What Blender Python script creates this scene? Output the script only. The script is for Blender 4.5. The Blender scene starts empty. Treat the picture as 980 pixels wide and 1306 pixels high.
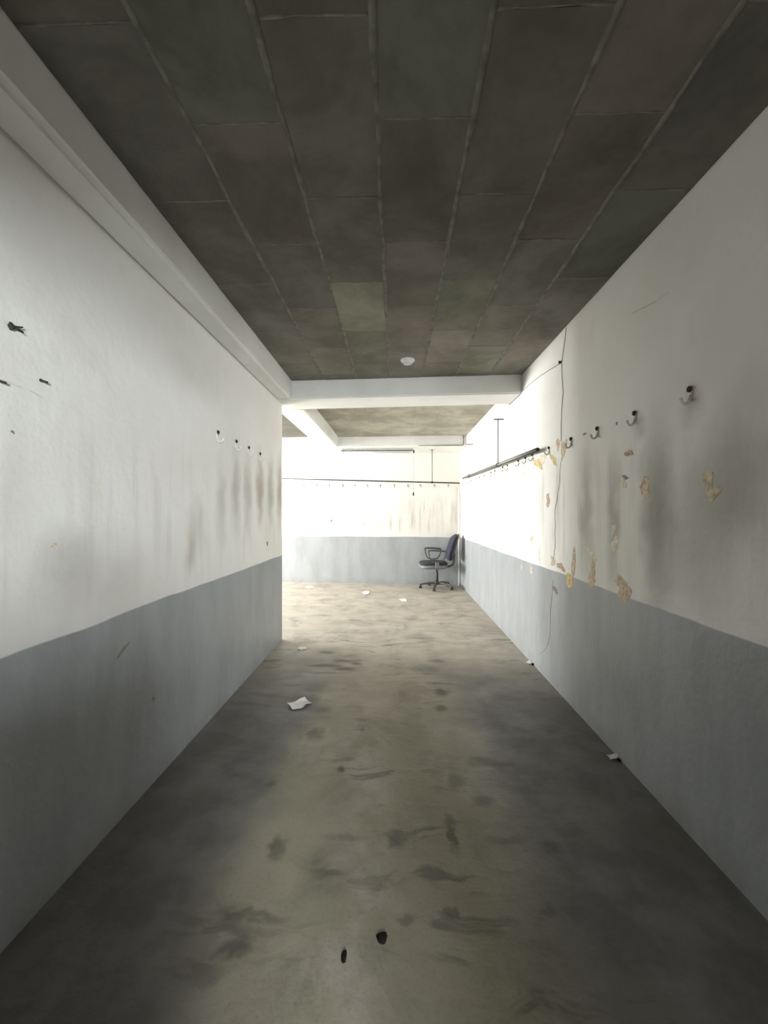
import bpy, bmesh, math, random
from mathutils import Vector, Matrix
random.seed(7)
S = bpy.context.scene
C = S.collection

# ------------------------------------------------------------------ camera
CAM_H = 1.45
YAW = math.atan(14 / 490)
cd = bpy.data.cameras.new('camera'); cam = bpy.data.objects.new('camera', cd); C.objects.link(cam)
cd.sensor_fit = 'HORIZONTAL'; cd.sensor_width = 36; cd.lens = 18
cd.shift_y = 2 / 980; cd.clip_start = 0.02
cam.location = (0, 0, CAM_H); cam.rotation_euler = (math.radians(90), 0, YAW)
S.camera = cam
# ------------------------------------------------------------------ light
S.view_settings.view_transform = 'Standard'; S.view_settings.look = 'None'
S.view_settings.gamma = 1; S.view_settings.use_curve_mapping = False
S.view_settings.exposure = 0.0
S.cycles.max_bounces = 14; S.cycles.diffuse_bounces = 10; S.cycles.glossy_bounces = 4
S.cycles.use_denoising = True
S.cycles.sample_clamp_indirect = 8
w = bpy.data.worlds.new('sky'); S.world = w; w.use_nodes = True
w.node_tree.nodes['Background'].inputs[0].default_value = (0.75, 0.85, 1.0, 1)
w.node_tree.nodes['Background'].inputs[1].default_value = 1.0

def area(name, loc, rot, sx, sy, power, col):
    d = bpy.data.lights.new(name, 'AREA'); d.shape = 'RECTANGLE'; d.size = sx; d.size_y = sy
    d.energy = power; d.color = col
    o = bpy.data.objects.new(name, d); C.objects.link(o); o.location = loc; o.rotation_euler = rot
    return o
# daylight entering through the window of the side room (far left, round the corner)
area('daylight_window', (-6.93, 6.75, 1.72), (0, math.radians(-90), 0), 1.46, 2.26, 1080, (1.0, 0.992, 0.97))
# daylight entering through the shop window of the front store, behind the camera on the right
area('daylight_shop_window', (1.72, -3.52, 1.55), (math.radians(90), 0, 0), 0.84, 1.04, 470, (0.93, 0.98, 1.0))

# ------------------------------------------------------------------ room measures
XR, XL = 1.327, -1.30          # corridor walls
CEIL = CAM_H + 1.453           # 2.903
BEAM = CAM_H + 1.25            # underside of beams
XB = -1.131                    # face of the long beam
WALL_END = 4.40
Y0 = -0.55
XW = -7.0                      # window wall of the side room
PAINT = 0.972                  # height of the grey paint
YB = lambda x: 7.916 - 0.077 * x          # far wall
F1 = lambda x: 4.11 - 0.05 * x            # cross beam, near face
F2 = lambda x: 4.53 - 0.06 * x            # cross beam, far face
G1 = lambda x: 7.20 - 0.03 * x            # beam along far wall, near face

def ray(u, v):
    a = (u - 490) / 490; b = (655 - v) / 490
    s, c = math.sin(YAW), math.cos(YAW)
    return Vector((-s + a * c, c + a * s, b))
def onX(u, v, x):
    d = ray(u, v); t = x / d.x
    return Vector((x, d.y * t, CAM_H + d.z * t))
def onY(u, v, y):
    d = ray(u, v); t = y / d.y
    return Vector((d.x * t, y, CAM_H + d.z * t))
def onZ(u, v, z=0.0):
    d = ray(u, v); t = (z - CAM_H) / d.z
    return Vector((d.x * t, d.y * t, z))
def onB(u, v):
    d = ray(u, v); t = 7.916 / (d.y + 0.077 * d.x)
    return Vector((d.x * t, d.y * t, CAM_H + d.z * t))

# ------------------------------------------------------------------ node helpers
class NT:
    def __init__(s, name):
        s.m = bpy.data.materials.new(name); s.m.use_nodes = True
        s.t = s.m.node_tree; s.b = s.t.nodes['Principled BSDF']
        s.pos = s.n('ShaderNodeNewGeometry').outputs['Position']
    def n(s, typ, **kw):
        n = s.t.nodes.new(typ)
        for k, v in kw.items(): setattr(n, k, v)
        return n
    def set(s, sock, v):
        if hasattr(v, 'is_linked') or isinstance(v, bpy.types.NodeSocket): s.t.links.new(v, sock)
        elif isinstance(v, (tuple, list)):
            sock.default_value = tuple(v) + ((1,) if len(v) == 3 and sock.type == 'RGBA' else ())
        else: sock.default_value = v
    def math(s, op, a, b=0.0, clamp=False):
        n = s.n('ShaderNodeMath', operation=op, use_clamp=clamp); s.set(n.inputs[0], a); s.set(n.inputs[1], b)
        return n.outputs[0]
    def vmul(s, v, k):
        n = s.n('ShaderNodeVectorMath', operation='MULTIPLY'); s.set(n.inputs[0], v); s.set(n.inputs[1], k)
        return n.outputs[0]
    def vadd(s, v, k):
        n = s.n('ShaderNodeVectorMath', operation='ADD'); s.set(n.inputs[0], v); s.set(n.inputs[1], k)
        return n.outputs[0]
    def noise(s, vec, scale, detail=4, rough=0.55, dist=0.0):
        n = s.n('ShaderNodeTexNoise'); s.set(n.inputs['Vector'], vec)
        n.inputs['Scale'].default_value = scale; n.inputs['Detail'].default_value = detail
        n.inputs['Roughness'].default_value = rough; n.inputs['Distortion'].default_value = dist
        return n.outputs[0]
    def ramp(s, v, a, b, lo=0.0, hi=1.0, smooth=True):
        n = s.n('ShaderNodeMapRange', interpolation_type='SMOOTHSTEP' if smooth else 'LINEAR')
        s.set(n.inputs[0], v); n.inputs[1].default_value = a; n.inputs[2].default_value = b
        n.inputs[3].default_value = lo; n.inputs[4].default_value = hi
        return n.outputs[0]
    def mix(s, f, a, b, mode='MIX'):
        n = s.n('ShaderNodeMix', data_type='RGBA', blend_type=mode)
        s.set(n.inputs['Factor'], f); s.set(n.inputs['A'], a); s.set(n.inputs['B'], b)
        return n.outputs['Result']
    def sep(s, v):
        n = s.n('ShaderNodeSeparateXYZ'); s.set(n.inputs[0], v); return n.outputs
    def blob(s, vec, c, r, soft=0.35):
        # soft ellipsoidal mask of radius r (3 radii) round c
        d = s.n('ShaderNodeVectorMath', operation='LENGTH')
        s.set(d.inputs[0], s.vmul(s.vadd(vec, tuple(-x for x in c)), tuple(1 / x for x in r)))
        return s.ramp(d.outputs['Value'], 1.0, soft, 0.0, 1.0)
    def bump(s, h, strength, dist=0.01):
        n = s.n('ShaderNodeBump'); n.inputs['Strength'].default_value = strength
        n.inputs['Distance'].default_value = dist; s.set(n.inputs['Height'], h)
        s.t.links.new(n.outputs[0], s.b.inputs['Normal'])
    def out(s, col, rough=0.6, spec=0.5, metal=0.0):
        s.set(s.b.inputs['Base Color'], col); s.set(s.b.inputs['Roughness'], rough)
        s.b.inputs['Specular IOR Level'].default_value = spec; s.b.inputs['Metallic'].default_value = metal
        return s.m

def plain(name, col, rough=0.6, spec=0.5, metal=0.0, var=0.12, scale=40):
    t = NT(name)
    n = t.noise(t.pos, scale, 3)
    f = t.ramp(n, 0.3, 0.7, 1 - var, 1 + var)
    v = t.n('ShaderNodeVectorMath', operation='SCALE'); v.inputs[0].default_value = col
    t.set(v.inputs['Scale'], f)
    return t.out(v.outputs[0], rough, spec, metal)

def wall_mat(name, along, streak_top, smudges, dirt=0.5, white=(0.80, 0.79, 0.765)):
    # along: 0 if the wall runs along X, 1 if it runs along Y
    t = NT(name); p = t.pos; xyz = t.sep(p)
    wob = t.math('MULTIPLY', t.math('SUBTRACT', t.noise(p, 2.2, 3), 0.5), 0.03)
    z = t.math('ADD', xyz[2], wob)
    low = t.ramp(z, PAINT + 0.004, PAINT - 0.004, 0, 1, False)
    # white emulsion, mottled
    m1 = t.ramp(t.noise(p, 1.3, 4), 0.35, 0.75)
    up = t.mix(m1, white, (white[0] * 0.93, white[1] * 0.925, white[2] * 0.90))
    m2 = t.ramp(t.noise(p, 7, 5, 0.65), 0.55, 0.8)
    up = t.mix(t.math('MULTIPLY', m2, 0.25), up, (0.62, 0.60, 0.55))
    # run-down streaks below the hook line
    sv = (16.0, 1.0, 1.1) if along == 0 else (1.0, 13.0, 1.1)
    st = t.noise(t.vmul(p, sv), 1.0, 4, 0.6)
    band = t.math('MULTIPLY', t.ramp(xyz[2], streak_top, streak_top - 0.45), t.ramp(xyz[2], PAINT - 0.1, PAINT + 0.3))
    big = t.ramp(t.noise(p, 1.1, 2), 0.35, 0.65, 0.3, 1)
    sm = t.math('MULTIPLY', t.math('MULTIPLY', t.ramp(st, 0.45, 0.75), band), t.math('MULTIPLY', big, dirt))
    up = t.mix(sm, up, (0.40, 0.36, 0.31))
    pw = t.vadd(p, t.vmul(t.n_noisevec(p, 5.0), (0.16, 0.16, 0.25)))
    for (c, r, k, col) in smudges:
        up = t.mix(t.math('MULTIPLY', t.blob(pw, c, r, 0.0), k), up, col)
    # grey-blue gloss paint below
    g1 = t.ramp(t.noise(t.vmul(p, (3, 3, 0.9)), 1.5, 5, 0.6), 0.3, 0.75)
    lo = t.mix(g1, (0.345, 0.366, 0.380), (0.28, 0.297, 0.305))
    scuff = t.ramp(t.noise(p, 22, 5, 0.7), 0.62, 0.75)
    lo = t.mix(t.math('MULTIPLY', scuff, 0.25), lo, (0.26, 0.26, 0.25))
    foot = t.math('MULTIPLY', t.ramp(xyz[2], 0.16, 0.0), t.ramp(t.noise(p, 5, 4), 0.35, 0.65))
    lo = t.mix(t.math('MULTIPLY', foot, 0.35), lo, (0.22, 0.20, 0.17))
    col = t.mix(low, up, lo)
    rough = t.math('SUBTRACT', 0.72, t.math('MULTIPLY', low, 0.36))
    h = t.math('ADD', t.math('MULTIPLY', t.noise(p, 9, 6, 0.6), 1.0), t.math('MULTIPLY', low, -0.08))
    t.bump(h, 0.28, 0.02)
    return t.out(col, rough, 0.4)
def _nv(s, vec, scale):
    n = s.n('ShaderNodeTexNoise'); s.set(n.inputs['Vector'], vec); n.inputs['Scale'].default_value = scale
    n.inputs['Detail'].default_value = 3
    return s.vadd(n.outputs['Color'], (-0.5, -0.5, -0.5))
NT.n_noisevec = _nv

GR = (0.34, 0.325, 0.29); BR = (0.33, 0.27, 0.20); LT = (0.52, 0.50, 0.46)
def sR(u, v, ry, rz, k, col): return (tuple(onX(u, v, XR)), (0.6, ry, rz), k, col)
def sL(u, v, ry, rz, k, col): return (tuple(onX(u, v, XL)), (0.6, ry, rz), k, col)
M = {}
M['wall_right'] = wall_mat('painted wall right', 1, 1.98, [
    sR(838, 665, 0.19, 0.72, 0.95, GR), sR(783, 660, 0.11, 0.58, 0.75, GR), sR(748, 655, 0.15, 0.65, 0.70, GR),
    sR(880, 700, 0.30, 0.40, 0.45, GR), sR(915, 630, 0.30, 0.40, 0.55, GR), sR(950, 600, 0.25, 0.55, 0.55, GR),
    sR(712, 640, 0.10, 0.5, 0.30, LT), sR(690, 650, 0.16, 0.45, 0.28, LT), sR(655, 650, 0.2, 0.4, 0.25, LT),
    sR(884, 512, 0.10, 0.14, 0.5, GR), sR(814, 545, 0.09, 0.12, 0.4, GR)], 0.75)
M['wall_left'] = wall_mat('painted wall left', 1, 2.0, [
    sL(301, 625, 0.14, 0.50, 0.60, GR), sL(316, 630, 0.14, 0.52, 0.55, GR), sL(332, 625, 0.16, 0.46, 0.80, BR),
    sL(345, 630, 0.17, 0.52, 0.75, GR), sL(357, 625, 0.18, 0.55, 0.75, BR), sL(283, 640, 0.14, 0.46, 0.45, GR),
    sL(243, 700, 0.10, 0.30, 0.50, BR), sL(255, 670, 0.12, 0.30, 0.35, GR),
    sL(90, 720, 0.22, 0.30, 0.45, GR), sL(150, 735, 0.26, 0.28, 0.45, LT), sL(20, 640, 0.12, 0.25, 0.35, LT),
    sL(110, 450, 0.22, 0.18, 0.30, LT), sL(250, 480, 0.5, 0.16, 0.25, LT)], 0.35)
M['wall_back'] = wall_mat('painted wall far end', 0, 1.97, [
    ((0.9, 7.85, 1.55), (0.22, 0.6, 0.42), 0.35, LT), ((0.3, 7.9, 1.6), (0.3, 0.6, 0.4), 0.3, LT),
    ((-0.6, 7.9, 1.5), (0.4, 0.6, 0.4), 0.25, LT)], 0.75, (0.70, 0.69, 0.665))
M['wall_plain'] = wall_mat('painted wall side room', 0, 1.9, [], 0.25)

def beam_mat():
    t = NT('white emulsion on beams'); p = t.pos
    m = t.ramp(t.noise(p, 1.7, 4), 0.35, 0.75)
    c = t.mix(m, (0.76, 0.755, 0.73), (0.67, 0.665, 0.635))
    m2 = t.ramp(t.noise(t.vmul(p, (2, 2, 6)), 3, 5, 0.65), 0.58, 0.8)
    c = t.mix(t.math('MULTIPLY', m2, 0.3), c, (0.50, 0.48, 0.44))
    t.bump(t.noise(p, 8, 6, 0.6), 0.3, 0.02)
    return t.out(c, 0.75, 0.3)
M['beam'] = beam_mat()

def concrete_ceiling(name, use_obj):
    t = NT(name); p = t.pos
    n1 = t.ramp(t.noise(p, 1.8, 5, 0.65, 0.3), 0.32, 0.68)
    c = t.mix(n1, (0.19, 0.183, 0.157), (0.110, 0.106, 0.087))
    n2 = t.ramp(t.noise(p, 16, 5, 0.7), 0.5, 0.75)
    c = t.mix(t.math('MULTIPLY', n2, 0.35), c, (0.12, 0.115, 0.10))
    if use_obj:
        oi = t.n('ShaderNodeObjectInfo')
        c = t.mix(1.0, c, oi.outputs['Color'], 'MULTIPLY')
    t.bump(t.noise(p, 25, 6, 0.65), 0.35, 0.008)
    return t.out(c, 0.85, 0.25)
M['panel'] = concrete_ceiling('cast concrete panel imprint', True)
M['slab'] = concrete_ceiling('cast concrete slab', False)
M['ridge'] = plain('cement joint ridge', (0.185, 0.178, 0.15), 0.85, 0.2, var=0.25, scale=18)

def floor_mat():
    t = NT('dusty cement floor'); p = t.pos; xyz = t.sep(p)
    pw = t.vadd(p, t.vmul(t.n_noisevec(p, 1.6), (0.55, 0.9, 0.0)))
    q = t.sep(pw)
    # dusty khaki plus a strip of light painted down the middle, paler further in
    mid = t.math('MULTIPLY', t.ramp(q[0], -0.78, -0.50), t.ramp(q[0], 0.75, 0.25))
    far = t.ramp(q[1], 2.6, 4.4)
    lit_dust = t.math('MAXIMUM', mid, far)
    bare = t.mix(t.ramp(t.noise(p, 4, 5, 0.65), 0.35, 0.7), (0.10, 0.098, 0.094), (0.165, 0.160, 0.152))  # side cement, darkened to carry the shade beside the strip
    khaki = t.mix(t.ramp(t.noise(p, 2.2, 4), 0.35, 0.7), (0.265, 0.250, 0.178), (0.315, 0.290, 0.228))
    tan = t.mix(t.ramp(t.noise(t.vmul(p, (1, 1.6, 1)), 3, 5, 0.6), 0.3, 0.75), (0.46, 0.425, 0.365), (0.34, 0.305, 0.25))
    dcol = t.mix(t.ramp(q[1], 2.6, 4.6), khaki, tan)
    c = t.mix(lit_dust, bare, dcol)
    trail = t.math('MULTIPLY', t.math('MULTIPLY', t.ramp(q[0], -0.34, -0.16), t.ramp(q[0], 0.08, -0.10)), t.ramp(t.noise(p, 3.2, 5, 0.65), 0.38, 0.62))
    c = t.mix(t.math('MULTIPLY', trail, t.ramp(q[1], 3.6, 2.4, 0.0, 0.75)), c, (0.40, 0.36, 0.315))
    cloud = t.ramp(t.noise(p, 2.6, 6, 0.7, 0.6), 0.48, 0.70)
    c = t.mix(t.math('MULTIPLY', cloud, 0.55), c, (0.135, 0.128, 0.098))
    # pale scratches on the bare cement
    sc = t.ramp(t.noise(p, 9, 6, 0.75), 0.66, 0.72)
    c = t.mix(t.math('MULTIPLY', sc, 0.22), c, (0.40, 0.39, 0.37))
    # wind-rowed ripples of darker silt across the passage
    rp = t.noise(t.vadd(t.vmul(p, (2.2, 10.0, 1.0)), t.vmul(t.n_noisevec(p, 2.0), (1.2, 3.0, 0))), 1.0, 4, 0.6)
    band = t.math('MULTIPLY', t.ramp(xyz[1], 6.8, 4.6), t.ramp(t.noise(p, 0.9, 2), 0.40, 0.58))
    c = t.mix(t.math('MULTIPLY', t.math('MULTIPLY', t.ramp(rp, 0.55, 0.66), band), 0.72), c, (0.10, 0.092, 0.075))
    fr = t.ramp(t.noise(t.vmul(p, (3.5, 6.0, 1.0)), 1.6, 5, 0.65), 0.60, 0.76)
    c = t.mix(t.math('MULTIPLY', fr, 0.40), c, (0.16, 0.145, 0.12))
    # single stains seen in the photograph
    pb = t.vadd(t.vadd(p, t.vmul(t.n_noisevec(p, 7), (0.10, 0.10, 0))), t.vmul(t.n_noisevec(p, 28), (0.05, 0.05, 0)))
    spots = [(505, 1071, 13, 12, .75), (577, 1063, 7, 30, .8), (300, 1208, 24, 16, .7), (435, 981, 6, 5, .9), (403, 936, 12, 12, .6),
             (415, 849, 26, 2.6, .9), (439, 853, 17, 3.2, .9), (412, 858, 34, 1.8, .6), (437, 843, 13, 2.4, .85), (454, 846.5, 9, 2, .75),
             (417, 832, 12, 2.4, .7), (398, 880, 14, 3, .65), (408, 905, 16, 6, .6), (392, 890, 18, 5, .5), (563, 883, 10, 6, .8),
             (562, 903, 10, 5, .7), (541, 853, 20, 7, .6), (625, 972, 30, 7, .65), (585, 998, 14, 12, .65), (615, 1022, 14, 10, .55),
             (645, 1072, 30, 6, .55), (700, 1078, 16, 8, .55), (355, 1085, 14, 18, .6), (350, 1075, 8, 10, .6), (345, 1000, 8, 6, .6),
             (418, 1113, 30, 5, .45), (320, 1168, 60, 8, .5), (440, 1068, 30, 4, .4), (427, 1130, 25, 22, .25), (700, 1160, 14, 12, .5),
             (522, 1172, 10, 8, .5), (575, 1165, 9, 10, .6), (462, 918, 12, 3, .5), (460, 930, 8, 3, .5), (558, 843, 12, 3, .5)]
    ps = t.vadd(p, t.vmul(t.n_noisevec(p, 14), (0.05, 0.04, 0)))
    for (u, v, ru, rv, k) in spots:
        c0 = onZ(u, v); a = onZ(u + ru, v); b = onZ(u, v + rv)
        r = (max(0.012, abs(a.x - c0.x)) * 1.3, max(0.02, abs(b.y - c0.y)) * 1.3, 1.0)
        c = t.mix(t.math('MULTIPLY', t.blob(ps if rv <= 6 else pb, tuple(c0), r, 0.2), k), c, (0.060, 0.056, 0.045))
    gr = t.noise(p, 70, 3, 0.7)
    c = t.mix(t.math('MULTIPLY', t.ramp(gr, 0.5, 0.75), 0.35), c, (0.13, 0.12, 0.10))
    h = t.math('ADD', t.math('MULTIPLY', rp, 0.5), t.math('ADD', t.math('MULTIPLY', t.noise(p, 6, 6, 0.65), 0.6), t.math('MULTIPLY', gr, 0.12)))
    t.bump(h, 0.34, 0.025)
    rough = t.ramp(t.noise(p, 3, 4), 0.3, 0.7, 0.42, 0.62)
    return t.out(c, rough, 0.45)
M['floor'] = floor_mat()

M['black_metal'] = plain('black painted steel', (0.035, 0.034, 0.032), 0.5, 0.5, 0.2)
M['grey_pipe'] = plain('dull galvanised pipe', (0.16, 0.16, 0.15), 0.5, 0.5, 0.5, 0.25)
M['wire'] = plain('grey wire', (0.30, 0.30, 0.28), 0.6)
M['crack'] = plain('dark plaster crack', (0.27, 0.25, 0.22), 0.9, 0.1)
M['white_plastic'] = plain('aged white plastic', (0.70, 0.69, 0.65), 0.45, 0.5, var=0.06)
M['hook_metal'] = plain('yellowed plastic hook', (0.58, 0.56, 0.50), 0.5, 0.4, 0.0, 0.2, 90)
M['rust'] = plain('rusted screw', (0.085, 0.03, 0.022), 0.75, 0.3, 0, 0.35, 200)
M['dark_screw'] = plain('dark screw', (0.04, 0.036, 0.032), 0.6, 0.4, 0.3)
M['batten'] = plain('grey enamelled batten', (0.40, 0.40, 0.39), 0.4)
M['tube_glass'] = plain('fluorescent tube glass', (0.62, 0.62, 0.61), 0.25, 0.5, var=0.02)
M['chair_fabric'] = plain('charcoal chair fabric', (0.045, 0.046, 0.052), 0.9, 0.2, var=0.25, scale=120)
M['chair_blue'] = plain('navy chair fabric', (0.040, 0.041, 0.066), 0.9, 0.2, var=0.25, scale=120)
M['chair_plastic'] = plain('dusty black chair plastic', (0.065, 0.066, 0.066), 0.5, 0.5, var=0.3, scale=30)
M['chair_grey'] = plain('dusty grey chair plastic', (0.19, 0.195, 0.20), 0.55, 0.4, var=0.2, scale=30)
M['paper'] = plain('creased white paper', (0.78, 0.77, 0.74), 0.8, 0.2, var=0.05, scale=25)
M['clod'] = plain('black dirt clod', (0.022, 0.020, 0.017), 1.0, 0.0, var=0.4, scale=120)
M['plug'] = plain('black wall plug', (0.03, 0.032, 0.03), 0.7, 0.3)
M['plaster_tan'] = plain('bared tan plaster', (0.60, 0.51, 0.38), 0.9, 0.1, var=0.25, scale=45)
M['plaster_yellow'] = plain('bared yellow plaster', (0.62, 0.51, 0.27), 0.9, 0.1, var=0.3, scale=60)
M['plaster_brown'] = plain('bared brown plaster', (0.50, 0.38, 0.28), 0.9, 0.1, var=0.3, scale=60)
M['plaster_pale'] = plain('bared pale plaster', (0.72, 0.66, 0.55), 0.9, 0.1, var=0.15, scale=45)
M['alu'] = plain('white window frame', (0.7, 0.7, 0.7), 0.4, 0.5)
M['rear'] = plain('bare dark cement', (0.07, 0.068, 0.065), 0.9, 0.2)

# ------------------------------------------------------------------ mesh helpers
def obj(name, bm, mat, parent=None, smooth=False):
    me = bpy.data.meshes.new(name); bm.normal_update(); bm.to_mesh(me); bm.free()
    me.materials.append(mat)
    if smooth:
        for f in me.polygons: f.use_smooth = True
    o = bpy.data.objects.new(name, me); C.objects.link(o)
    if parent: o.parent = parent
    return o
def tag(o, label, cat, group=None):
    o['label'] = label; o['category'] = cat
    if group: o['group'] = group
    return o
def struct(o): o['kind'] = 'structure'; return o
def thing(name, label, cat, loc=(0, 0, 0), rotz=0, group=None):
    o = bpy.data.objects.new(name, None); C.objects.link(o); o.empty_display_size = 0.05
    o.location = loc; o.rotation_euler = (0, 0, rotz)
    return tag(o, label, cat, group)
def hexa(bm, p):
    # p: 8 points, 4 bottom then 4 top (counter-clockwise from above)
    v = [bm.verts.new(q) for q in p]
    for f in ((3, 2, 1, 0), (4, 5, 6, 7), (0, 1, 5, 4), (1, 2, 6, 5), (2, 3, 7, 6), (3, 0, 4, 7)):
        bm.faces.new([v[i] for i in f])
def box(x0, x1, y0, y1, z0, z1, bm=None, bev=0.0, seg=1):
    bm = bm or bmesh.new(); n0 = len(bm.edges)
    hexa(bm, [(x0, y0, z0), (x1, y0, z0), (x1, y1, z0), (x0, y1, z0), (x0, y0, z1), (x1, y0, z1), (x1, y1, z1), (x0, y1, z1)])
    if bev:
        bm.edges.ensure_lookup_table()
        bmesh.ops.bevel(bm, geom=bm.edges[n0:], offset=bev, segments=seg, affect='EDGES', profile=0.6)
    return bm
def tube(path, r, bm=None, n=8, closed=False):
    bm = bm or bmesh.new(); path = [Vector(p) for p in path]; k = len(path)
    rr = r if isinstance(r, (list, tuple)) else [r] * k
    rings = []; up = None
    for i, p in enumerate(path):
        a = path[(i - 1) % k] if (i or closed) else p; b = path[(i + 1) % k] if (i < k - 1 or closed) else p
        d = (b - a).normalized()
        if up is None: up = Vector((0, 0, 1)) if abs(d.z) < 0.9 else Vector((1, 0, 0))
        x = d.cross(up).normalized(); y = x.cross(d).normalized(); up = y
        rings.append([bm.verts.new(p + (x * math.cos(2 * math.pi * j / n) + y * math.sin(2 * math.pi * j / n)) * rr[i]) for j in range(n)])
    m = k if closed else k - 1
    for i in range(m):
        A, B = rings[i], rings[(i + 1) % k]
        for j in range(n): bm.faces.new((A[j], A[(j + 1) % n], B[(j + 1) % n], B[j]))
    if not closed:
        bm.faces.new(rings[0][::-1]); bm.faces.new(rings[-1])
    bmesh.ops.recalc_face_normals(bm, faces=bm.faces[:])
    return bm
def loft(rings, bm=None, cap=True):
    bm = bm or bmesh.new(); R = [[bm.verts.new(p) for p in r] for r in rings]; n = len(R[0])
    for A, B in zip(R, R[1:]):
        for j in range(n): bm.faces.new((A[j], A[(j + 1) % n], B[(j + 1) % n], B[j]))
    if cap: bm.faces.new(R[0][::-1]); bm.faces.new(R[-1])
    bmesh.ops.recalc_face_normals(bm, faces=bm.faces[:])
    return bm
def lathe(prof, n=20, bm=None, c=(0, 0, 0)):
    return loft([[(c[0] + r * math.cos(2 * math.pi * j / n), c[1] + r * math.sin(2 * math.pi * j / n), c[2] + z) for j in range(n)] for r, z in prof], bm)
def superring(cx, cy, a, b, n=32, e=4.0):
    out = []
    for j in range(n):
        t = 2 * math.pi * j / n; c, s = math.cos(t), math.sin(t)
        out.append((cx + a * math.copysign(abs(c) ** (2 / e), c), cy + b * math.copysign(abs(s) ** (2 / e), s)))
    return out
ORD = ['first', 'second', 'third', 'fourth', 'fifth', 'sixth', 'seventh', 'eighth', 'ninth', 'tenth', 'eleventh', 'twelfth', 'thirteenth',
       'fourteenth', 'fifteenth', 'sixteenth', 'seventeenth', 'eighteenth', 'nineteenth', 'twentieth']

# ------------------------------------------------------------------ the setting
struct(obj('floor', box(XW - 0.2, XR + 0.2, Y0 - 0.2, 8.75, -0.12, 0.0), M['floor']))

ceiling = struct(obj('ceiling', box(XW - 0.2, XR + 0.2, Y0 - 0.2, 8.75, CEIL, CEIL + 0.15), M['slab']))

def grid_wall(name, pts, mat, thick):
    # vertical wall on a plan polyline (two points), thickness vector
    bm = bmesh.new(); (x0, y0), (x1, y1) = pts; tx, ty = thick
    P = [(x0, y0), (x1, y1), (x1 + tx, y1 + ty), (x0 + tx, y0 + ty)]
    hexa(bm, [(x, y, 0) for x, y in P] + [(x, y, CEIL) for x, y in P])
    bmesh.ops.recalc_face_normals(bm, faces=bm.faces[:])
    return struct(obj(name, bm, mat))
wall_right = grid_wall('wall_right', [(XR, Y0), (XR, YB(XR))], M['wall_right'], (0.18, 0))
bm = box(XL - 0.15, XL, Y0, WALL_END, 0, CEIL)
ed = [e for e in bm.edges if all(abs(v.co.y - WALL_END) < 1e-4 for v in e.verts) and abs(e.verts[0].co.x - e.verts[1].co.x) < 1e-4]
bmesh.ops.bevel(bm, geom=ed, offset=0.012, segments=3, affect='EDGES')
wall_left = struct(obj('wall_left', bm, M['wall_left']))
wall_back = grid_wall('wall_back', [(XW - 0.2, YB(XW - 0.2)), (XR + 0.18, YB(XR + 0.18))], M['wall_back'], (0, 0.18))
wall_front = grid_wall('wall_front', [(XW, WALL_END - 0.02), (XL - 0.15, WALL_END - 0.02)], M['wall_plain'], (0, -0.15))
# window wall of the side room: opening wy0..wy1, wz0..wz1
wy0, wy1, wz0, wz1 = 5.6, 7.9, 0.98, 2.46
bm = bmesh.new()
for a in ((WALL_END - 0.2, wy0, 0, CEIL), (wy1, 8.45, 0, CEIL), (wy0, wy1, 0, wz0), (wy0, wy1, wz1, CEIL)):
    box(XW - 0.2, XW, a[0], a[1], a[2], a[3], bm)
struct(obj('wall_window', bm, M['wall_plain']))
def window(name, plane, lo, hi, nmul, label):
    axis, c = plane
    def bx(a0, a1, z0, z1, d0, d1):
        return box(c + d0, c + d1, a0, a1, z0, z1) if axis == 'x' else box(a0, a1, c + d0, c + d1, z0, z1)
    (a0, z0), (a1, z1) = lo, hi
    o = bpy.data.objects.new(name, None); C.objects.link(o); struct(o)
    for q in ((a0, a1, z0, z0 + 0.05), (a0, a1, z1 - 0.05, z1), (a0, a0 + 0.05, z0 + 0.05, z1 - 0.05), (a1 - 0.05, a1, z0 + 0.05, z1 - 0.05)):
        obj('window_frame', bx(*q, -0.05, 0.05), M['alu'], o)
    for k in range(1, nmul + 1):
        a = a0 + (a1 - a0) * k / (nmul + 1)
        obj('mullion', bx(a - 0.025, a + 0.025, z0 + 0.05, z1 - 0.05, -0.03, 0.04), M['alu'], o)
    return o
window('window_1', ('x', XW + 0.02), (wy0, wz0), (wy1, wz1), 1, '')
# front store behind the camera: the passage opens into it; shop window on its right, unseen low wall added as shade
RY = -3.6; sx0, sx1, sz0, sz1 = 1.27, 2.17, 1.0, 2.1
for nm, pts, th in (('wall_rear_left', [(-3.0, RY), (-3.0, Y0)], (-0.18, 0)), ('wall_rear_right', [(3.4, RY), (3.4, Y0)], (0.18, 0)),
                    ('wall_rear_side_left', [(-3.0, Y0), (XL - 0.15, Y0)], (0, 0.15)), ('wall_rear_side_right', [(XR + 0.18, Y0), (3.4, Y0)], (0, 0.15))):
    grid_wall(nm, pts, M['rear'], th)
bm = bmesh.new()
for a in ((-3.2, sx0, 0, CEIL), (sx1, 3.6, 0, CEIL), (sx0, sx1, 0, sz0), (sx0, sx1, sz1, CEIL)):
    box(a[0], a[1], RY - 0.18, RY, a[2], a[3], bm)
struct(obj('wall_rear', bm, M['rear']))
window('window_2', ('y', RY + 0.02), (sx0, sz0), (sx1, sz1), 0, '')
bm = box(XL, 0.33, -0.78, -0.66, 0, 1.24); box(0.72, XR, -0.78, -0.66, 0, 1.24, bm)
struct(obj('low_shade_wall', bm, M['rear']))      # unseen wall added to shade the near floor and left wall, gap passes light
struct(obj('floor_rear', box(-3.2, 3.6, RY - 0.2, Y0 - 0.2, -0.12, 0.0), M['rear']))
struct(obj('ceiling_rear', box(-3.2, 3.6, RY - 0.2, Y0 - 0.2, CEIL, CEIL + 0.15), M['rear']))

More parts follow.
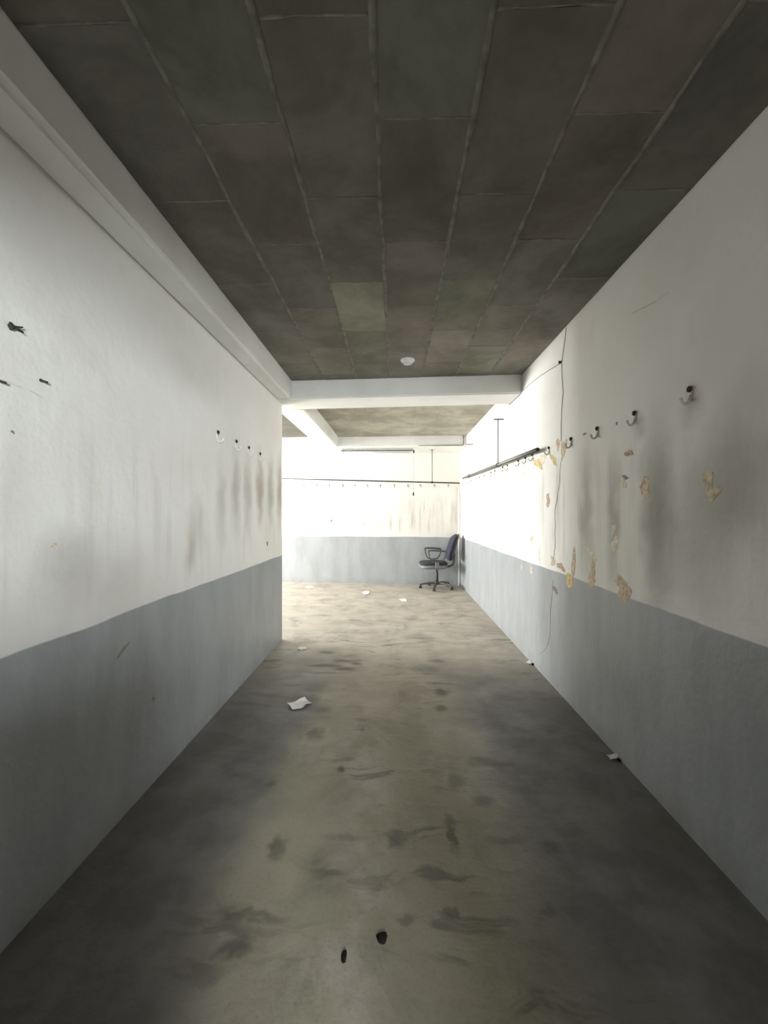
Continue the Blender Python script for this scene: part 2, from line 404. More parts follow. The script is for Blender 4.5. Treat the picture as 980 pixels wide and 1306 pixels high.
def beam(name, P, z0, bev=0.015, mat='beam'):
    bm = bmesh.new()
    hexa(bm, [(x, y, z0) for x, y in P] + [(x, y, CEIL) for x, y in P])
    bmesh.ops.recalc_face_normals(bm, faces=bm.faces[:])
    ed = [e for e in bm.edges if all(abs(v.co.z - z0) < 1e-4 for v in e.verts)]
    bmesh.ops.bevel(bm, geom=ed, offset=bev, segments=3, affect='EDGES')
    return struct(obj(name, bm, M[mat]))
beam('ceiling_beam', [(XL, Y0 + 0.2), (XB, Y0 + 0.2), (XB, F1(XB)), (XL, F1(XL))], BEAM, 0.025)
beam('ceiling_beam', [(XW, F1(XW)), (XR, F1(XR)), (XR, F2(XR)), (XW, F2(XW))], BEAM + 0.003)
beam('ceiling_beam', [(-1.43, F2(-1.43)), (-1.09, F2(-1.09)), (-1.07, G1(-1.07)), (-1.43, G1(-1.43))], BEAM)
beam('ceiling_beam', [(XW, G1(XW)), (XR, G1(XR)), (XR, YB(XR)), (XW, YB(XW))], BEAM + 0.002)

beam('ceiling_beam', [(XL, Y0), (XR, Y0), (XR, Y0 + 0.2), (XL, Y0 + 0.2)], 2.10)  # unseen beam added at the passage mouth to shade the near ceiling

# formwork panels in the ceiling, running bond, with raised cement fins along the long joints
COLS = [XB, -0.765, -0.413, -0.065, 0.285, 0.64, 0.985, XR]
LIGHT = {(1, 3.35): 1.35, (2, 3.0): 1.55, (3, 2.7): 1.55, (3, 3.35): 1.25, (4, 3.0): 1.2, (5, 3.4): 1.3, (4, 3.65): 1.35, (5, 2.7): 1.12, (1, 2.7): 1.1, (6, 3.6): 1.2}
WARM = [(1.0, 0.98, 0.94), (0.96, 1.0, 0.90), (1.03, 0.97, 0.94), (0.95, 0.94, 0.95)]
def panels(ya, yb, start, sk, vary):
    for ci in range(len(COLS) - 1):
        g_ = 0.006 if sk else 0.0012; x0, x1 = COLS[ci] + g_, COLS[ci + 1] - g_
        y = start + (0.0 if ci % 2 == 0 else 0.30) - 0.645
        while y < yb((x0 + x1) / 2):
            y0, y1 = max(y + 0.003, ya((x0 + x1) / 2)), min(y + 0.642, yb((x0 + x1) / 2))
            if y1 - y0 > 0.05:
                hgt = random.uniform(0.004, 0.0062)
                def lim(x, yy, f, c, fn): return yy
                bm = bmesh.new()
                ya0 = y0 if y0 > ya(0) + 0.1 else None
                e0 = [(x, (ya(x) + 0.004) if ya0 is None else y0) for x in (x0, x1)]
                e1 = [(x, (yb(x) - 0.004) if y1 > yb(0) - 0.12 else y1) for x in (x0, x1)]
                P = [e0[0], e0[1], e1[1], e1[0]]
                hexa(bm, [(a, b, CEIL - hgt) for a, b in P] + [(a, b, CEIL + 0.002) for a, b in P])
                o = obj('ceiling_panel', bm, M['panel'], ceiling)
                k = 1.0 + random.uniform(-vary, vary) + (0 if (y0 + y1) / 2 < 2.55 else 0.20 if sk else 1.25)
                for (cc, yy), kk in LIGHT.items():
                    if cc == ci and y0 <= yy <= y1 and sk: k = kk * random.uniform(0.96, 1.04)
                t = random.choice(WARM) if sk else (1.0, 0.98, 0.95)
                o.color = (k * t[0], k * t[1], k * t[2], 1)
            if sk and y0 > ya(0) + 0.1 and y < 3.3:
                k = 6; pts = [(x0 + (x1 - x0) * i / k, y + random.uniform(-0.003, 0.003), CEIL + 0.001) for i in range(k + 1)]
                obj('joint_ridge', tube(pts, [random.uniform(0.0065, 0.0095) for _ in pts], n=6), M['ridge'], ceiling, True)
            y += 0.645
panels(lambda x: 0.35, F1, 1.11, True, 0.10)
panels(F2, G1, 5.0, False, 0.05)
for x in COLS[1:-1]:
    pts = []; y = 0.4
    while y < F1(x) - 0.1:
        pts.append((x + random.uniform(-0.004, 0.004), y, CEIL + 0.002)); y += 0.13
    pts.append((x, F1(x) - 0.03, CEIL + 0.010))
    obj('joint_ridge', tube(pts, [random.uniform(0.0105, 0.0165) for _ in pts], n=8), M['ridge'], ceiling, True)

# ------------------------------------------------------------------ marks that belong to the walls
def patch(parent, plane, c, hw, hh, mat, tilt=0.0, jag=0.22, n=20, thick=0.0022, name='peeled_patch'):
    # irregular thin flake on a wall plane; hw/hh half sizes in metres
    bm = bmesh.new(); f = []; b = []; ph = [random.uniform(0, 6.28) for _ in range(2)]
    for j in range(n):
        a = 2 * math.pi * j / n; w_ = 0.3 if hh > 4 * hw else 1.0; k = 1 + w_ * (0.28 * math.sin(2 * a + ph[0]) + 0.2 * math.sin(3 * a + ph[1])) + random.uniform(-jag, jag) * 0.8
        p, q = math.cos(a) * hw * k, math.sin(a) * hh * k
        p, q = p * math.cos(tilt) - q * math.sin(tilt), p * math.sin(tilt) + q * math.cos(tilt)
        lift = random.uniform(0.4, 1.0) * thick
        if plane == 'R': f.append((XR - lift, c.y + p, c.z + q)); b.append((XR + 0.002, c.y + p, c.z + q))
        elif plane == 'L': f.append((XL + lift, c.y + p, c.z + q)); b.append((XL - 0.002, c.y + p, c.z + q))
        else: f.append((c.x + p, YB(c.x + p) - lift, c.z + q)); b.append((c.x + p, YB(c.x + p) + 0.002, c.z + q))
    loft([b, f], bm)
    return obj(name, bm, M[mat], parent)
def pr(u, v, pw, ph, mat, tilt=0.0, **k):
    c = onX(u, v, XR); d = c.y
    a = onX(u + pw, v, XR); hw = abs(a.y - d); hh = ph * d / 490
    return patch(wall_right, 'R', c, hw, hh, mat, tilt, **k)
for q in [(712, 566, 2.0, 8, 'plaster_tan', 0.35), (719, 574, 2.6, 14, 'plaster_tan', 0.25), (686.5, 591, 5.5, 6, 'plaster_yellow', 0.5), (692, 585, 5, 4.5, 'plaster_pale', 0.2),
          (706, 586, 5, 4, 'plaster_yellow', 0.5), (699.5, 638, 2.6, 7, 'plaster_brown', 0.15), (668, 600, 0.8, 13, 'plaster_tan', 0),
          (803, 578, 5, 4, 'plaster_brown', 0.3), (823, 622, 8, 10, 'plaster_tan', -0.5), (904, 612, 7, 11, 'plaster_tan', 0.3), (911, 630, 7, 10, 'plaster_tan', 0.5),
          (795, 751, 11, 12, 'plaster_tan', 0.2), (732, 719, 2.4, 19, 'plaster_tan', 0), (716, 723, 4, 5, 'plaster_brown', 0.2),
          (727, 741, 6, 7, 'plaster_yellow', 0.1), (706, 716, 3.5, 4.5, 'plaster_tan', 0), (688, 709, 1.4, 8, 'plaster_pale', 0),
          (669, 681, 2, 4, 'plaster_pale', 0), (679, 687, 1.6, 4, 'plaster_tan', 0), (755, 707, 7, 5, 'plaster_pale', 0.3),
          (784, 695, 4, 9, 'plaster_pale', 0.1), (783, 675, 2.5, 7, 'plaster_pale', 0), (756, 735, 4.5, 16, 'plaster_tan', 0), (795, 615, 4, 6, 'plaster_pale', 0.3), (798, 609, 5, 2, 'crack', 0.3),
          (678, 727, 1.6, 4, 'plaster_tan', 0), (666, 723, 1.2, 2.5, 'plaster_tan', 0), (708, 752, 3, 4, 'crack', 0.2),
          (628, 640, 1.2, 5, 'plaster_tan', 0.1), (607, 648, 0.8, 7, 'plaster_tan', 0), (603, 635, 0.8, 4, 'plaster_tan', 0), (606, 676, 0.9, 3, 'plaster_tan', 0)]:
    pr(*q)
for (u, v) in ((746, 553.5), (787, 540)):
    pr(u, v, 1.8, 1.8, 'crack', 0, jag=0.15, n=7, name='screw_hole')
def ribbon(parent, path, wd, mat, plane, name='crack'):
    bm = bmesh.new(); rings = []
    k = len(path)
    for i, p in enumerate(path):
        ww = wd * random.uniform(0.6, 1.2) * (0.3 if i in (0, k - 1) else 1)
        s = -1 if plane == 'R' else 1; x = XR if plane == 'R' else XL
        rings.append([(x - s * 0.001, p.y - ww, p.z), (x + s * 0.0015, p.y - ww, p.z), (x + s * 0.0015, p.y + ww, p.z), (x - s * 0.001, p.y + ww, p.z)])
    return obj(name, loft(rings, bm), M[mat], parent)
def rough_line(pts, f, n=5, j=0.5):
    out = []
    for (a, b), (c, d) in zip(pts, pts[1:]):
        for i in range(n): out.append(f(a + (c - a) * i / n + random.uniform(-j, j), b + (d - b) * i / n))
    out.append(f(*pts[-1])); return out
ribbon(wall_right, rough_line([(716, 588), (713, 625), (708.5, 650), (708, 700), (706, 716)], lambda u, v: onX(u, v, XR)), 0.0045, 'crack', 'R')
ribbon(wall_right, rough_line([(706, 740), (703, 775), (702, 812), (697, 828), (689, 834)], lambda u, v: onX(u, v, XR)), 0.004, 'crack', 'R')
ribbon(wall_right, rough_line([(853, 372), (838, 384), (822, 392), (806, 400)], lambda u, v: onX(u, v, XR)), 0.006, 'wire', 'R', 'scratch')
ribbon(wall_left, rough_line([(-14, 478), (10, 487), (26, 494), (38, 498), (55, 508)], lambda u, v: onX(u, v, XL), 4, 0.3), 0.0022, 'crack', 'L')
def pl(u, v, pw, ph, mat, tilt=0.0, **k):
    c = onX(u, v, XL); a = onX(u + pw, v, XL)
    return patch(wall_left, 'L', c, abs(a.y - c.y), ph * c.y / 490, mat, tilt, **k)
pl(157, 829, 7, 2.5, 'crack', 0.5, name='paint_chip'); pl(16, 551, 2, 2.4, 'crack', 0.6, name='paint_chip')
pl(123, 620, 2.5, 3, 'plaster_pale', 0, name='paint_chip'); pl(68, 695, 3.5, 2.5, 'plaster_tan', 0.2, name='paint_chip')
pl(341, 693, 1, 2.5, 'crack', 0, name='paint_chip'); pl(196, 892, 2, 3, 'crack', 0.3, name='paint_chip')
c = onB(423, 664); patch(wall_back, 'B', c, 0.022, 0.025, 'crack', name='screw_hole')

# ------------------------------------------------------------------ coat hooks
def hook(name, label, group, loc, rotz, plate, screw, s=1.0):
    # local: wall is the plane y = 0, room towards -y
    t = thing(name, label, 'hook', loc, rotz, group)
    bm = bmesh.new()
    loft([[(x, 0.0, z) for x, z in superring(0, 0.012 * s, 0.014 * s, 0.034 * s, 16, 2.4)],
          [(x, -0.006 * s, z) for x, z in superring(0, 0.012 * s, 0.0125 * s, 0.032 * s, 16, 2.4)]], bm)
    obj('backplate', bm, plate, t, True)
    pts = []
    for i in range(11):
        a = math.radians(150 + 18.5 * i)
        pts.append((0, -0.030 * s + 0.026 * s * -math.cos(a) * -1, -0.018 * s + 0.026 * s * math.sin(a)))
    pts = [(0, -0.004 * s, 0.004 * s), (0, -0.006 * s, -0.012 * s), (0, -0.012 * s, -0.028 * s), (0, -0.022 * s, -0.037 * s), (0, -0.034 * s, -0.037 * s),
           (0, -0.043 * s, -0.029 * s), (0, -0.047 * s, -0.016 * s), (0, -0.049 * s, -0.008 * s)]
    obj('prong', tube(pts, [0.006 * s, 0.0065 * s, 0.0065 * s, 0.0065 * s, 0.0065 * s, 0.0065 * s, 0.007 * s, 0.008 * s]), plate, t, True)
    bm = loft([[(x, -0.005 * s - d, z) for x, z in superring(0, 0.032 * s, r, r, 12, 2)] for r, d in ((0.015 * s, 0), (0.015 * s, 0.007 * s), (0.008 * s, 0.012 * s))])
    obj('screw', bm, screw, t, True)
    return t
RZ_R, RZ_L = math.radians(-90), math.radians(90)      # local -y towards the room
near = [(882, 504), (811, 533), (763, 551.5), (729.5, 564)]
nl = ['metal coat hook with rusty red screw on right wall, nearest the camera', 'metal coat hook with dark screw on right wall, second nearest the camera',
      'metal coat hook on right wall, third nearest the camera', 'small metal coat hook on right wall just beside the hanging wire']
for (u, v), l in zip(near, nl):
    hook('coat_hook', l, 'coat hooks along the right wall', onX(u, v + 1, XR), RZ_R, M['hook_metal'], M['rust'] if u > 850 else M['dark_screw'], 0.95)
fu = [701, 680, 671, 662, 648, 642, 632, 627, 618, 612, 608.6, 602, 599, 594.6]
for i, u in enumerate(fu):
    d = onX(u, 600, XR).y
    hook('coat_hook', 'right wall coat hook beyond the hanging wire, %s in its row' % ORD[i], 'coat hooks along the right wall',
         (XR, d, CAM_H + 0.538), RZ_R, M['hook_metal'], M['dark_screw'], 0.85)
for (u, v), l in zip([(277, 557), (300.5, 568), (316.5, 575.5), (331, 583)],
                     ['white plastic coat hook on left wall, farthest from the wall corner', 'white plastic coat hook on left wall, second in its row of four',
                      'white plastic coat hook on left wall, third in its row of four', 'coat hook on left wall above brown stain, nearest the wall corner']):
    hook('coat_hook', l, 'coat hooks on the left wall', onX(u, v, XL), RZ_L, M['white_plastic'], M['dark_screw'], 1.0)
bu = [387.8, 404, 420.4, 437.4, 452.8, 468.7, 485, 503, 520.4, 536, 554, 572]
ang = math.atan(-0.077)
for i, u in enumerate(bu):
    p = onB(u, 620.5)
    hook('coat_hook', 'small coat hook on the far wall below the black rail, %s from the left' % ORD[i], 'coat hooks along the far wall',
         p, ang, M['hook_metal'], M['dark_screw'], 0.85)

# ------------------------------------------------------------------ hanging rails
t = thing('clothes_rail', 'long thin black clothes rail hung across the far wall', 'rail', (0, 0, 0))
pa, pb = Vector((-2.6, 7.74, 2.168)), Vector((1.26, 7.52, 2.043))
obj('rail_pipe', tube([pa, pb], 0.014, n=10), M['black_metal'], t, True)
for x in (0.727, -2.5):
    k = (x - pa.x) / (pb.x - pa.x); p = pa.lerp(pb, k)
    r = obj('hanger_rod', tube([(p.x, p.y, p.z + 0.008), (p.x, p.y, BEAM)], 0.006), M['black_metal'], t, True)
    obj('rod_clamp', tube([(p.x - 0.025, p.y + 0.0014, p.z + 0.0008), (p.x + 0.025, p.y - 0.0014, p.z - 0.0008)], 0.021, n=10), M['black_metal'], r, True)
    obj('ceiling_plate', lathe([(0.026, -0.008), (0.026, 0.0)], 12, None, (p.x, p.y, BEAM)), M['black_metal'], r)
t = thing('clothes_rail', 'grey pipe clothes rail hung along the right wall, open end towards camera', 'rail', (0, 0, 0))
xr = 1.262
pa, pb = onX(686, 573.5, xr), onX(590.5, 610, xr)
bm = bmesh.new(); n = 14; d = (pb - pa).normalized(); X = d.cross(Vector((0, 0, 1))).normalized(); Y = X.cross(d)
ring = lambda p, r: [p + (X * math.cos(2 * math.pi * j / n) + Y * math.sin(2 * math.pi * j / n)) * r for j in range(n)]
loft([ring(pa + d * 0.10, 0.016), ring(pa, 0.016), ring(pa, 0.020), ring(pb, 0.020), ring(pb, 0.002)], bm, True)
obj('rail_pipe', bm, M['grey_pipe'], t, True)
obj('pipe_end_collar', tube([pa - d * 0.001, pa + d * 0.03], 0.0225, n=14), M['black_metal'], t, True) if False else None
obj('pipe_bore', tube([pa + d * 0.012, pa + d * 0.09], 0.0155, n=12), M['black_metal'], t)
for (u, vt) in ((635.5, 535), (599, 567)):
    top = onX(u, vt, XR - 0.065); k = (top.y - pa.y) / (pb.y - pa.y); p = pa.lerp(pb, k)
    r = obj('hanger_rod', tube([(xr, top.y, p.z + 0.012), (xr, top.y, top.z)], 0.006), M['black_metal'], t, True)
    obj('rod_clamp', tube([p - d * 0.03, p + d * 0.03], 0.026, n=12), M['black_metal'], r, True)
    obj('wall_bracket', box(xr - 0.05, XR, top.y - 0.012, top.y + 0.012, top.z - 0.004, top.z + 0.008), M['black_metal'], r)

# ------------------------------------------------------------------ fluorescent batten under the far beam
yf = 7.42
a, b = onY(435.5, 576, yf), onY(527, 576, yf)
t = thing('fluorescent_light', 'unlit white fluorescent batten under the far beam with pull cord', 'light', (0, 0, 0))
zt = BEAM + 0.002
obj('housing', box(a.x, b.x, yf - 0.035, yf + 0.035, zt - 0.042, zt, bev=0.006), M['batten'], t)
obj('tube', tube([(a.x + 0.04, yf, zt - 0.068), (b.x - 0.04, yf, zt - 0.068)], 0.014, n=12), M['tube_glass'], t, True)
for x in (a.x + 0.02, b.x - 0.02):
    obj('tube_holder', box(x - 0.02, x + 0.02, yf - 0.02, yf + 0.02, zt - 0.086, zt - 0.04, bev=0.004), M['white_plastic'], t)
obj('tray_edge', box(a.x, b.x, yf - 0.041, yf - 0.034, zt - 0.050, zt - 0.036), M['black_metal'], t)
sw = obj('pull_switch', box(b.x, b.x + 0.03, yf - 0.025, yf + 0.01, zt - 0.085, zt - 0.03, bev=0.006), M['black_metal'], t)
ce = onY(527.5, 628, yf)
obj('pull_cord', tube([(b.x + 0.012, yf - 0.01, zt - 0.08), (ce.x + 0.006, yf - 0.01, 2.2), (ce.x, yf - 0.01, ce.z)], 0.0032, n=6), M['wire'], sw)
obj('pull_knob', lathe([(0.004, 0.03), (0.010, 0.02), (0.017, -0.02), (0.017, -0.035), (0.006, -0.042)], 12, None, (ce.x, yf - 0.01, ce.z - 0.02)), M['black_metal'], sw, True)

# conduit dropping down the far beam in the corner and along its lower edge
xx = XR - 0.055; g = 0.012
tag(obj('cable_conduit', tube([(xx, G1(xx) - g, CEIL - 0.01), (xx, G1(xx) - g, BEAM + 0.05), (xx - 0.01, G1(xx) - g, BEAM + 0.022), (xx - 0.04, G1(xx) - g, BEAM + 0.014),
                             (b.x + 0.10, G1(b.x) - g, BEAM + 0.014)], 0.009), M['chair_grey'], None, True),
    'thin grey cable conduit down the far beam beside the right wall', 'conduit')

# pipe standing in the far corner
px_, py_ = XR - 0.035, YB(XR) - 0.04
t = thing('corner_pipe', 'slim white vertical pipe in the far corner behind the office chair', 'pipe', (px_, py_, 0))
obj('pipe', tube([(0, 0, 0.0), (0, 0, 2.0)], 0.019, n=12), M['white_plastic'], t, True)
for z in (0.35, 1.15, 1.85): obj('pipe_clip', box(-0.024, 0.035, -0.024, 0.024, z - 0.012, z + 0.012), M['white_plastic'], t)

# wire on the right wall
t = thing('wall_wire', 'thin dark wire running down the right wall from the ceiling to the hooks', 'wire', (0, 0, 0))
gx = XR - 0.004
W = lambda u, v: onX(u, v, gx)
top = W(722.5, 418); top.z = min(top.z, CEIL - 0.002)
obj('wire_run', tube([top, W(720, 440), W(716.5, 462), W(717, 480), W(718.5, 500), W(717, 515), W(716, 540), W(716, 563)], 0.0024, n=6), M['wire'], t, True)
nz = W(716, 462)
obj('nail', tube([(XR, nz.y, nz.z), (XR - 0.022, nz.y, nz.z)], [0.008, 0.012], n=10), M['dark_screw'], t, True)
obj('side_wire', tube([W(716, 463), W(704, 470), W(690, 479), W(676, 490), W(663, 502)], 0.0032, n=6), M['wire'], t, True)
obj('black_sleeve', tube([W(663, 502), W(656, 509), W(650, 515.5)], 0.012, n=8), M['black_metal'], t, True)

# things stuck in the left wall
c = onX(13, 416.5, XL)
t = thing('wall_plug', 'black plug with two bent prongs sticking out of left wall', 'wall plug', c, RZ_L, 'plugs left in the left wall')
bm = bmesh.new(); bmesh.ops.create_icosphere(bm, subdivisions=2, radius=0.011)
for v_ in bm.verts:
    k = 1 + 0.25 * math.sin(v_.co.x * 400) * math.cos(v_.co.z * 330); v_.co *= k; v_.co.y = v_.co.y * 0.8 - 0.006; v_.co.z *= 1.15
obj('plug_head', bm, M['plug'], t, True)
obj('prong', tube([(0.004, -0.008, 0.002), (0.018, -0.014, 0.006), (0.028, -0.016, 0.011)], [0.004, 0.0035, 0.0025], n=6), M['plug'], t, True)
obj('prong', tube([(0.004, -0.008, -0.001), (0.018, -0.014, -0.003), (0.030, -0.016, -0.006)], [0.004, 0.0035, 0.0025], n=6), M['plug'], t, True)
for (u, v, l) in ((53, 486.5, 'small black plug sticking out of left wall past the end of the crack'), (-1, 487, 'dark plug in left wall at the start of the crack')):
    c = onX(u, v, XL)
    t = thing('wall_plug', l, 'wall plug', c, RZ_L, 'plugs left in the left wall')
    obj('plug_body', tube([(-0.004, 0.0, 0.003), (0.003, -0.02, -0.003)], [0.0045, 0.0042], n=10), M['plug'], t, True)
    obj('plug_rim', tube([(-0.004, 0.001, 0.003), (-0.0035, -0.003, 0.0025)], 0.006, n=10), M['plug'], t, True)

# round base of a ceiling lamp
p = onZ(520, 458, CEIL)
t = thing('ceiling_lamp', 'small round white lamp base on the concrete ceiling', 'light', (p.x, p.y, CEIL - 0.006))
obj('base_plate', lathe([(0.068, 0.0), (0.068, -0.010), (0.060, -0.018)], 28), M['white_plastic'], t, True)
obj('socket', lathe([(0.046, -0.016), (0.046, -0.030), (0.036, -0.042), (0.034, -0.034), (0.010, -0.034)], 24), M['white_plastic'], t, True)

# ------------------------------------------------------------------ office chair
p = onZ(557.5, 750.3)
ch = thing('office_chair', 'worn dark swivel office chair with loop armrests in the far corner', 'chair', (p.x, p.y, 0), math.radians(3))
# local: faces -x
hub = lathe([(0.045, 0.075), (0.050, 0.085), (0.048, 0.125), (0.034, 0.135)], 18)
obj('base_hub', hub, M['chair_plastic'], ch, True)
for k in range(5):
    a = math.radians(-108 + 72 * k); d = Vector((math.cos(a), math.sin(a), 0)); s = Vector((-d.y, d.x, 0))
    rings = []
    for (r, z0, z1, wd) in ((0.03, 0.080, 0.122, 0.026), (0.15, 0.088, 0.120, 0.026), (0.27, 0.074, 0.102, 0.022), (0.325, 0.066, 0.090, 0.020), (0.338, 0.068, 0.084, 0.014)):
        c = d * r
        rings.append([c - s * wd + Vector((0, 0, z0)), c + s * wd + Vector((0, 0, z0)), c + s * wd * 0.7 + Vector((0, 0, z1)), c - s * wd * 0.7 + Vector((0, 0, z1))])
    lg = obj('base_leg', loft(rings), M['chair_plastic'], ch)
    cc = d * 0.318
    cs = bmesh.new()
    tube([cc + Vector((0, 0, 0.075)), cc + Vector((0, 0, 0.040))], 0.009, cs)
    h = s * math.cos(k * 1.3) + d * math.sin(k * 1.3)
    for o_ in (-1, 1):
        tube([cc + h * (0.006 * o_) + Vector((0, 0, 0.028)), cc + h * (0.022 * o_) + Vector((0, 0, 0.028))], 0.028, cs, 14)
    obj('caster', cs, M['black_metal'], lg)
obj('gas_column', lathe([(0.030, 0.11), (0.030, 0.29), (0.026, 0.30), (0.018, 0.302), (0.018, 0.405)], 18), M['chair_plastic'], ch, True)
obj('tilt_mechanism', box(-0.12, 0.12, -0.08, 0.08, 0.395, 0.428, bev=0.01, seg=2), M['chair_plastic'], ch)
# seat: pan and cushion
sx = -0.075
def cushion(levels, cx):
    return loft([[(x, y, z - (0.02 * max(0, (cx - x) / 0.26 - 0.45) if drop else 0)) for x, y in superring(cx, 0, a, b)] for (a, b, z, drop) in levels])
st = obj('seat', cushion([(0.215, 0.20, 0.452, 0), (0.250, 0.232, 0.462, 1), (0.266, 0.246, 0.482, 1), (0.266, 0.246, 0.508, 1), (0.248, 0.228, 0.522, 1), (0.15, 0.14, 0.527, 0), (0.03, 0.03, 0.525, 0)], sx), M['chair_fabric'], ch, True)
obj('seat_pan', cushion([(0.20, 0.18, 0.392, 0), (0.245, 0.228, 0.402, 0), (0.258, 0.240, 0.430, 0), (0.260, 0.242, 0.470, 1), (0.245, 0.225, 0.472, 1)], sx), M['chair_grey'], st, True)
# backrest: curved cushion with shell
def back(off, th, shrink):
    rings = []
    for i in range(13):
        f = i / 12; z = 0.535 + 0.515 * f
        x = 0.262 + 0.115 * f - 0.035 * math.sin(math.pi * f) - 0.02 * math.exp(-((f - 0.22) / 0.16) ** 2)
        e = min(1, math.sqrt(max(0, 1 - (abs(f - 0.5) * 2) ** 5)) + 0.06)
        hw = (0.215 - 0.035 * f) * e - shrink; tt = th * (0.5 + 0.5 * e) * (1.15 - 0.35 * f)
        rings.append([(x + off + xx_ * 1.0 + 0.03 * (yy / 0.21) ** 2 * -1, yy, z) for xx_, yy in superring(0, 0, tt, max(0.02, hw), 20, 2.8)])
    return loft(rings)
bk = obj('backrest', back(-0.004, 0.046, 0.0), M['chair_blue'], ch, True)
obj('back_shell', back(0.045, 0.032, 0.004), M['chair_plastic'], bk, True)
obj('back_bracket', tube([(0.04, 0, 0.415), (0.17, 0, 0.412), (0.25, 0, 0.425), (0.305, 0, 0.455), (0.33, 0, 0.51), (0.338, 0, 0.60), (0.345, 0, 0.68)],
                         [0.016, 0.018, 0.020, 0.020, 0.018, 0.016, 0.014], n=10), M['chair_plastic'], ch, True)
for sgn in (-1, 1):
    y = 0.268 * sgn
    loop = [(-0.20, 0.738), (-0.195, 0.700), (-0.175, 0.620), (-0.140, 0.560), (-0.100, 0.541), (-0.03, 0.536), (0.03, 0.541), (0.065, 0.560), (0.098, 0.620), (0.122, 0.690),
            (0.125, 0.722), (0.105, 0.740), (0.00, 0.750), (-0.10, 0.756), (-0.175, 0.756)]
    arm = obj('armrest', tube([(x, y, z) for x, z in loop], 0.013, n=10, closed=True), M['chair_plastic'], ch, True)
    bm = loft([[(x, y + yy, z + dz) for yy, dz in superring(0, 0, 0.024, 0.012, 12, 2.6)] for x, z in ((-0.205, 0.752), (-0.19, 0.760), (-0.10, 0.764), (0.02, 0.758), (0.10, 0.750), (0.125, 0.738))])
    obj('arm_pad', bm, M['chair_plastic'], arm, True)
    bm = box(-0.075, 0.0, y - 0.012, y + 0.012, 0.425, 0.545, bev=0.006)
    obj('arm_support', bm, M['chair_grey'], arm)
    obj('arm_bolt_bar', box(-0.06, -0.015, min(y, y - 0.16 * sgn), max(y, y - 0.16 * sgn), 0.418, 0.432), M['chair_plastic'], arm)

# ------------------------------------------------------------------ litter on the floor
def sheet(name, label, cat, poly, curl, group, mat='paper', z0=0.004, seed=1):
    rnd = random.Random(seed); bm = bmesh.new()
    c = sum((Vector(q) for q in poly), Vector()) / len(poly)
    def surf(q, h): return Vector((q.x, q.y, h))
    rings_t = []; rings_b = []
    for f in (1.0, 0.72, 0.40):
        rt = []; rb = []
        for i, q in enumerate(poly):
            for m in (0, 0.5):
                nx = Vector(poly[(i + 1) % len(poly)]); pt = c.lerp(Vector(q).lerp(nx, m), f)
                hgt = z0 + curl * (f ** 3) * (1 if i % 3 == 0 else 0.15) + rnd.uniform(0, curl * 0.25)
                rt.append(Vector((pt.x, pt.y, hgt + 0.002))); rb.append(Vector((pt.x, pt.y, hgt)))
        rings_t.append(rt); rings_b.append(rb)
    loft(rings_b[::-1] + rings_t, bm)
    o = obj(name, bm, M[mat]); o.location = (c.x, c.y, 0)
    for v_ in o.data.vertices: v_.co.x -= c.x; v_.co.y -= c.y
    return tag(o, label, cat, group)
LG = 'scraps of white paper on the floor'
sheet('paper_scrap', 'large creased white paper sheet on the floor near the left wall corner', 'paper',
      [onZ(366, 899), onZ(373, 906), onZ(384, 905), onZ(390, 901), onZ(398, 898), onZ(394, 896), onZ(389, 892), onZ(377, 896)], 0.013, LG, seed=3)
sheet('paper_scrap', 'flat pale paper scrap on the floor beside the left wall corner', 'paper',
      [onZ(379, 828), onZ(384, 830), onZ(392, 828), onZ(390, 826), onZ(383, 825.5)], 0.004, LG, seed=4)
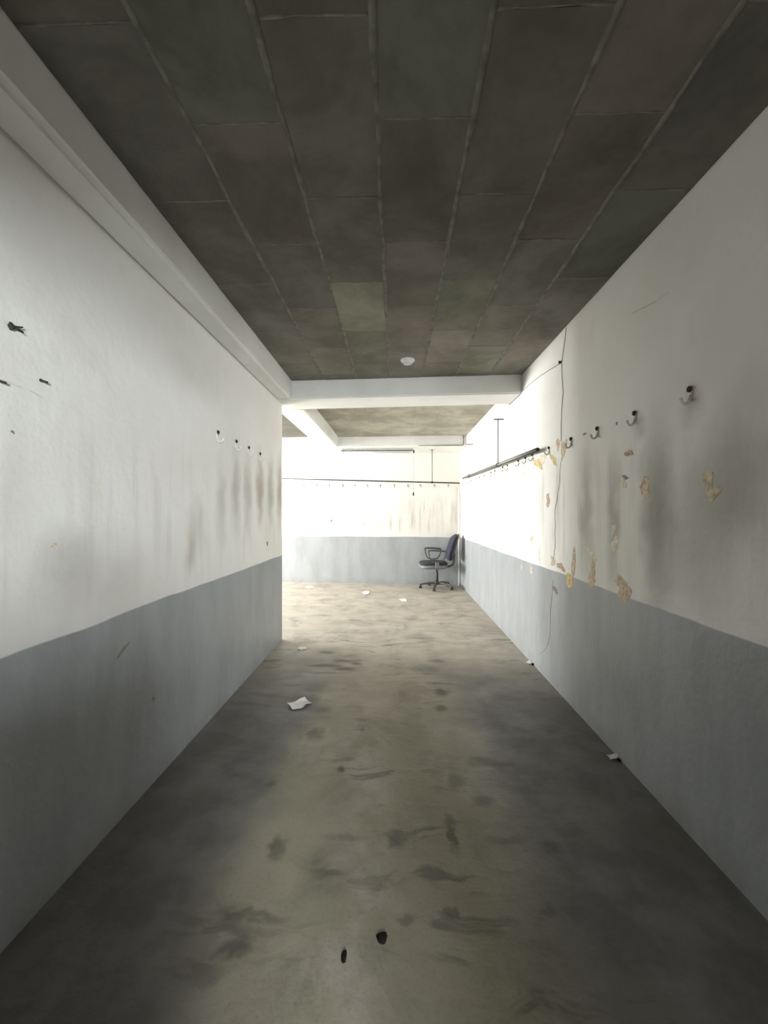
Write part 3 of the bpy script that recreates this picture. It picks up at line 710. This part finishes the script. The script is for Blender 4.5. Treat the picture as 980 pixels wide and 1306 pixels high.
sheet('paper_scrap', 'small white paper scrap on the far floor, midway along far wall', 'paper',
      [onZ(460.5, 757), onZ(465, 759.5), onZ(470, 758.5), onZ(471, 756), onZ(464, 755.5)], 0.02, LG, seed=5)
sheet('paper_scrap', 'thin white paper scrap on the far floor, nearest the office chair', 'paper',
      [onZ(509, 766), onZ(513, 768), onZ(519, 768), onZ(518, 765.5), onZ(512, 764.5)], 0.012, LG, seed=6)
sheet('paper_scrap', 'faint pale paper scrap at the foot of the far wall, leftmost', 'paper',
      [onZ(389, 749.5), onZ(394, 751), onZ(400, 750), onZ(398, 748.2), onZ(392, 748)], 0.008, LG, seed=8)
sheet('paper_scrap', 'tiny white chip on dark floor at the foot of the right wall', 'paper',
      [onZ(774, 966), onZ(779, 970), onZ(787, 968.5), onZ(789, 965.5), onZ(781, 963.5)], 0.010, LG, seed=9)
sheet('paper_scrap', 'pale curled chip at the foot of the lit right wall', 'paper',
      [onZ(670.5, 847), onZ(674, 848.5), onZ(678, 847), onZ(677, 845), onZ(673, 844.5)], 0.014, LG, seed=10)
def clod(label, u, v, sx_, sy_, h, seed):
    rnd = random.Random(seed); bm = bmesh.new(); bmesh.ops.create_icosphere(bm, subdivisions=2, radius=1)
    ph = [rnd.uniform(0, 6) for _ in range(3)]
    for v_ in bm.verts:
        k = 1 + 0.18 * math.sin(3 * v_.co.x + ph[0]) + 0.15 * math.sin(4 * v_.co.y + ph[1]) + rnd.uniform(-0.06, 0.06)
        v_.co = Vector((v_.co.x * k * sx_, v_.co.y * k * sy_, max(-0.0, v_.co.z * k * h)))
    o = obj('dirt_clod', bm, M['clod'], None, True); q = onZ(u, v); o.location = (q.x, q.y, 0)
    tag(o, label, 'dirt clod', 'black clods on the floor')
clod('small black dirt clod on the near floor, left of the pair', 438.5, 1220, 0.012, 0.016, 0.005, 1)
clod('black dirt clod on the near floor, right of the pair', 486.5, 1196, 0.018, 0.019, 0.006, 2)
clod('tiny dark clod against the foot of the lit right wall', 680, 848, 0.016, 0.016, 0.016, 3)
clod('dark clod beside the tiny white chip at the right wall foot', 790, 970, 0.014, 0.012, 0.010, 4)
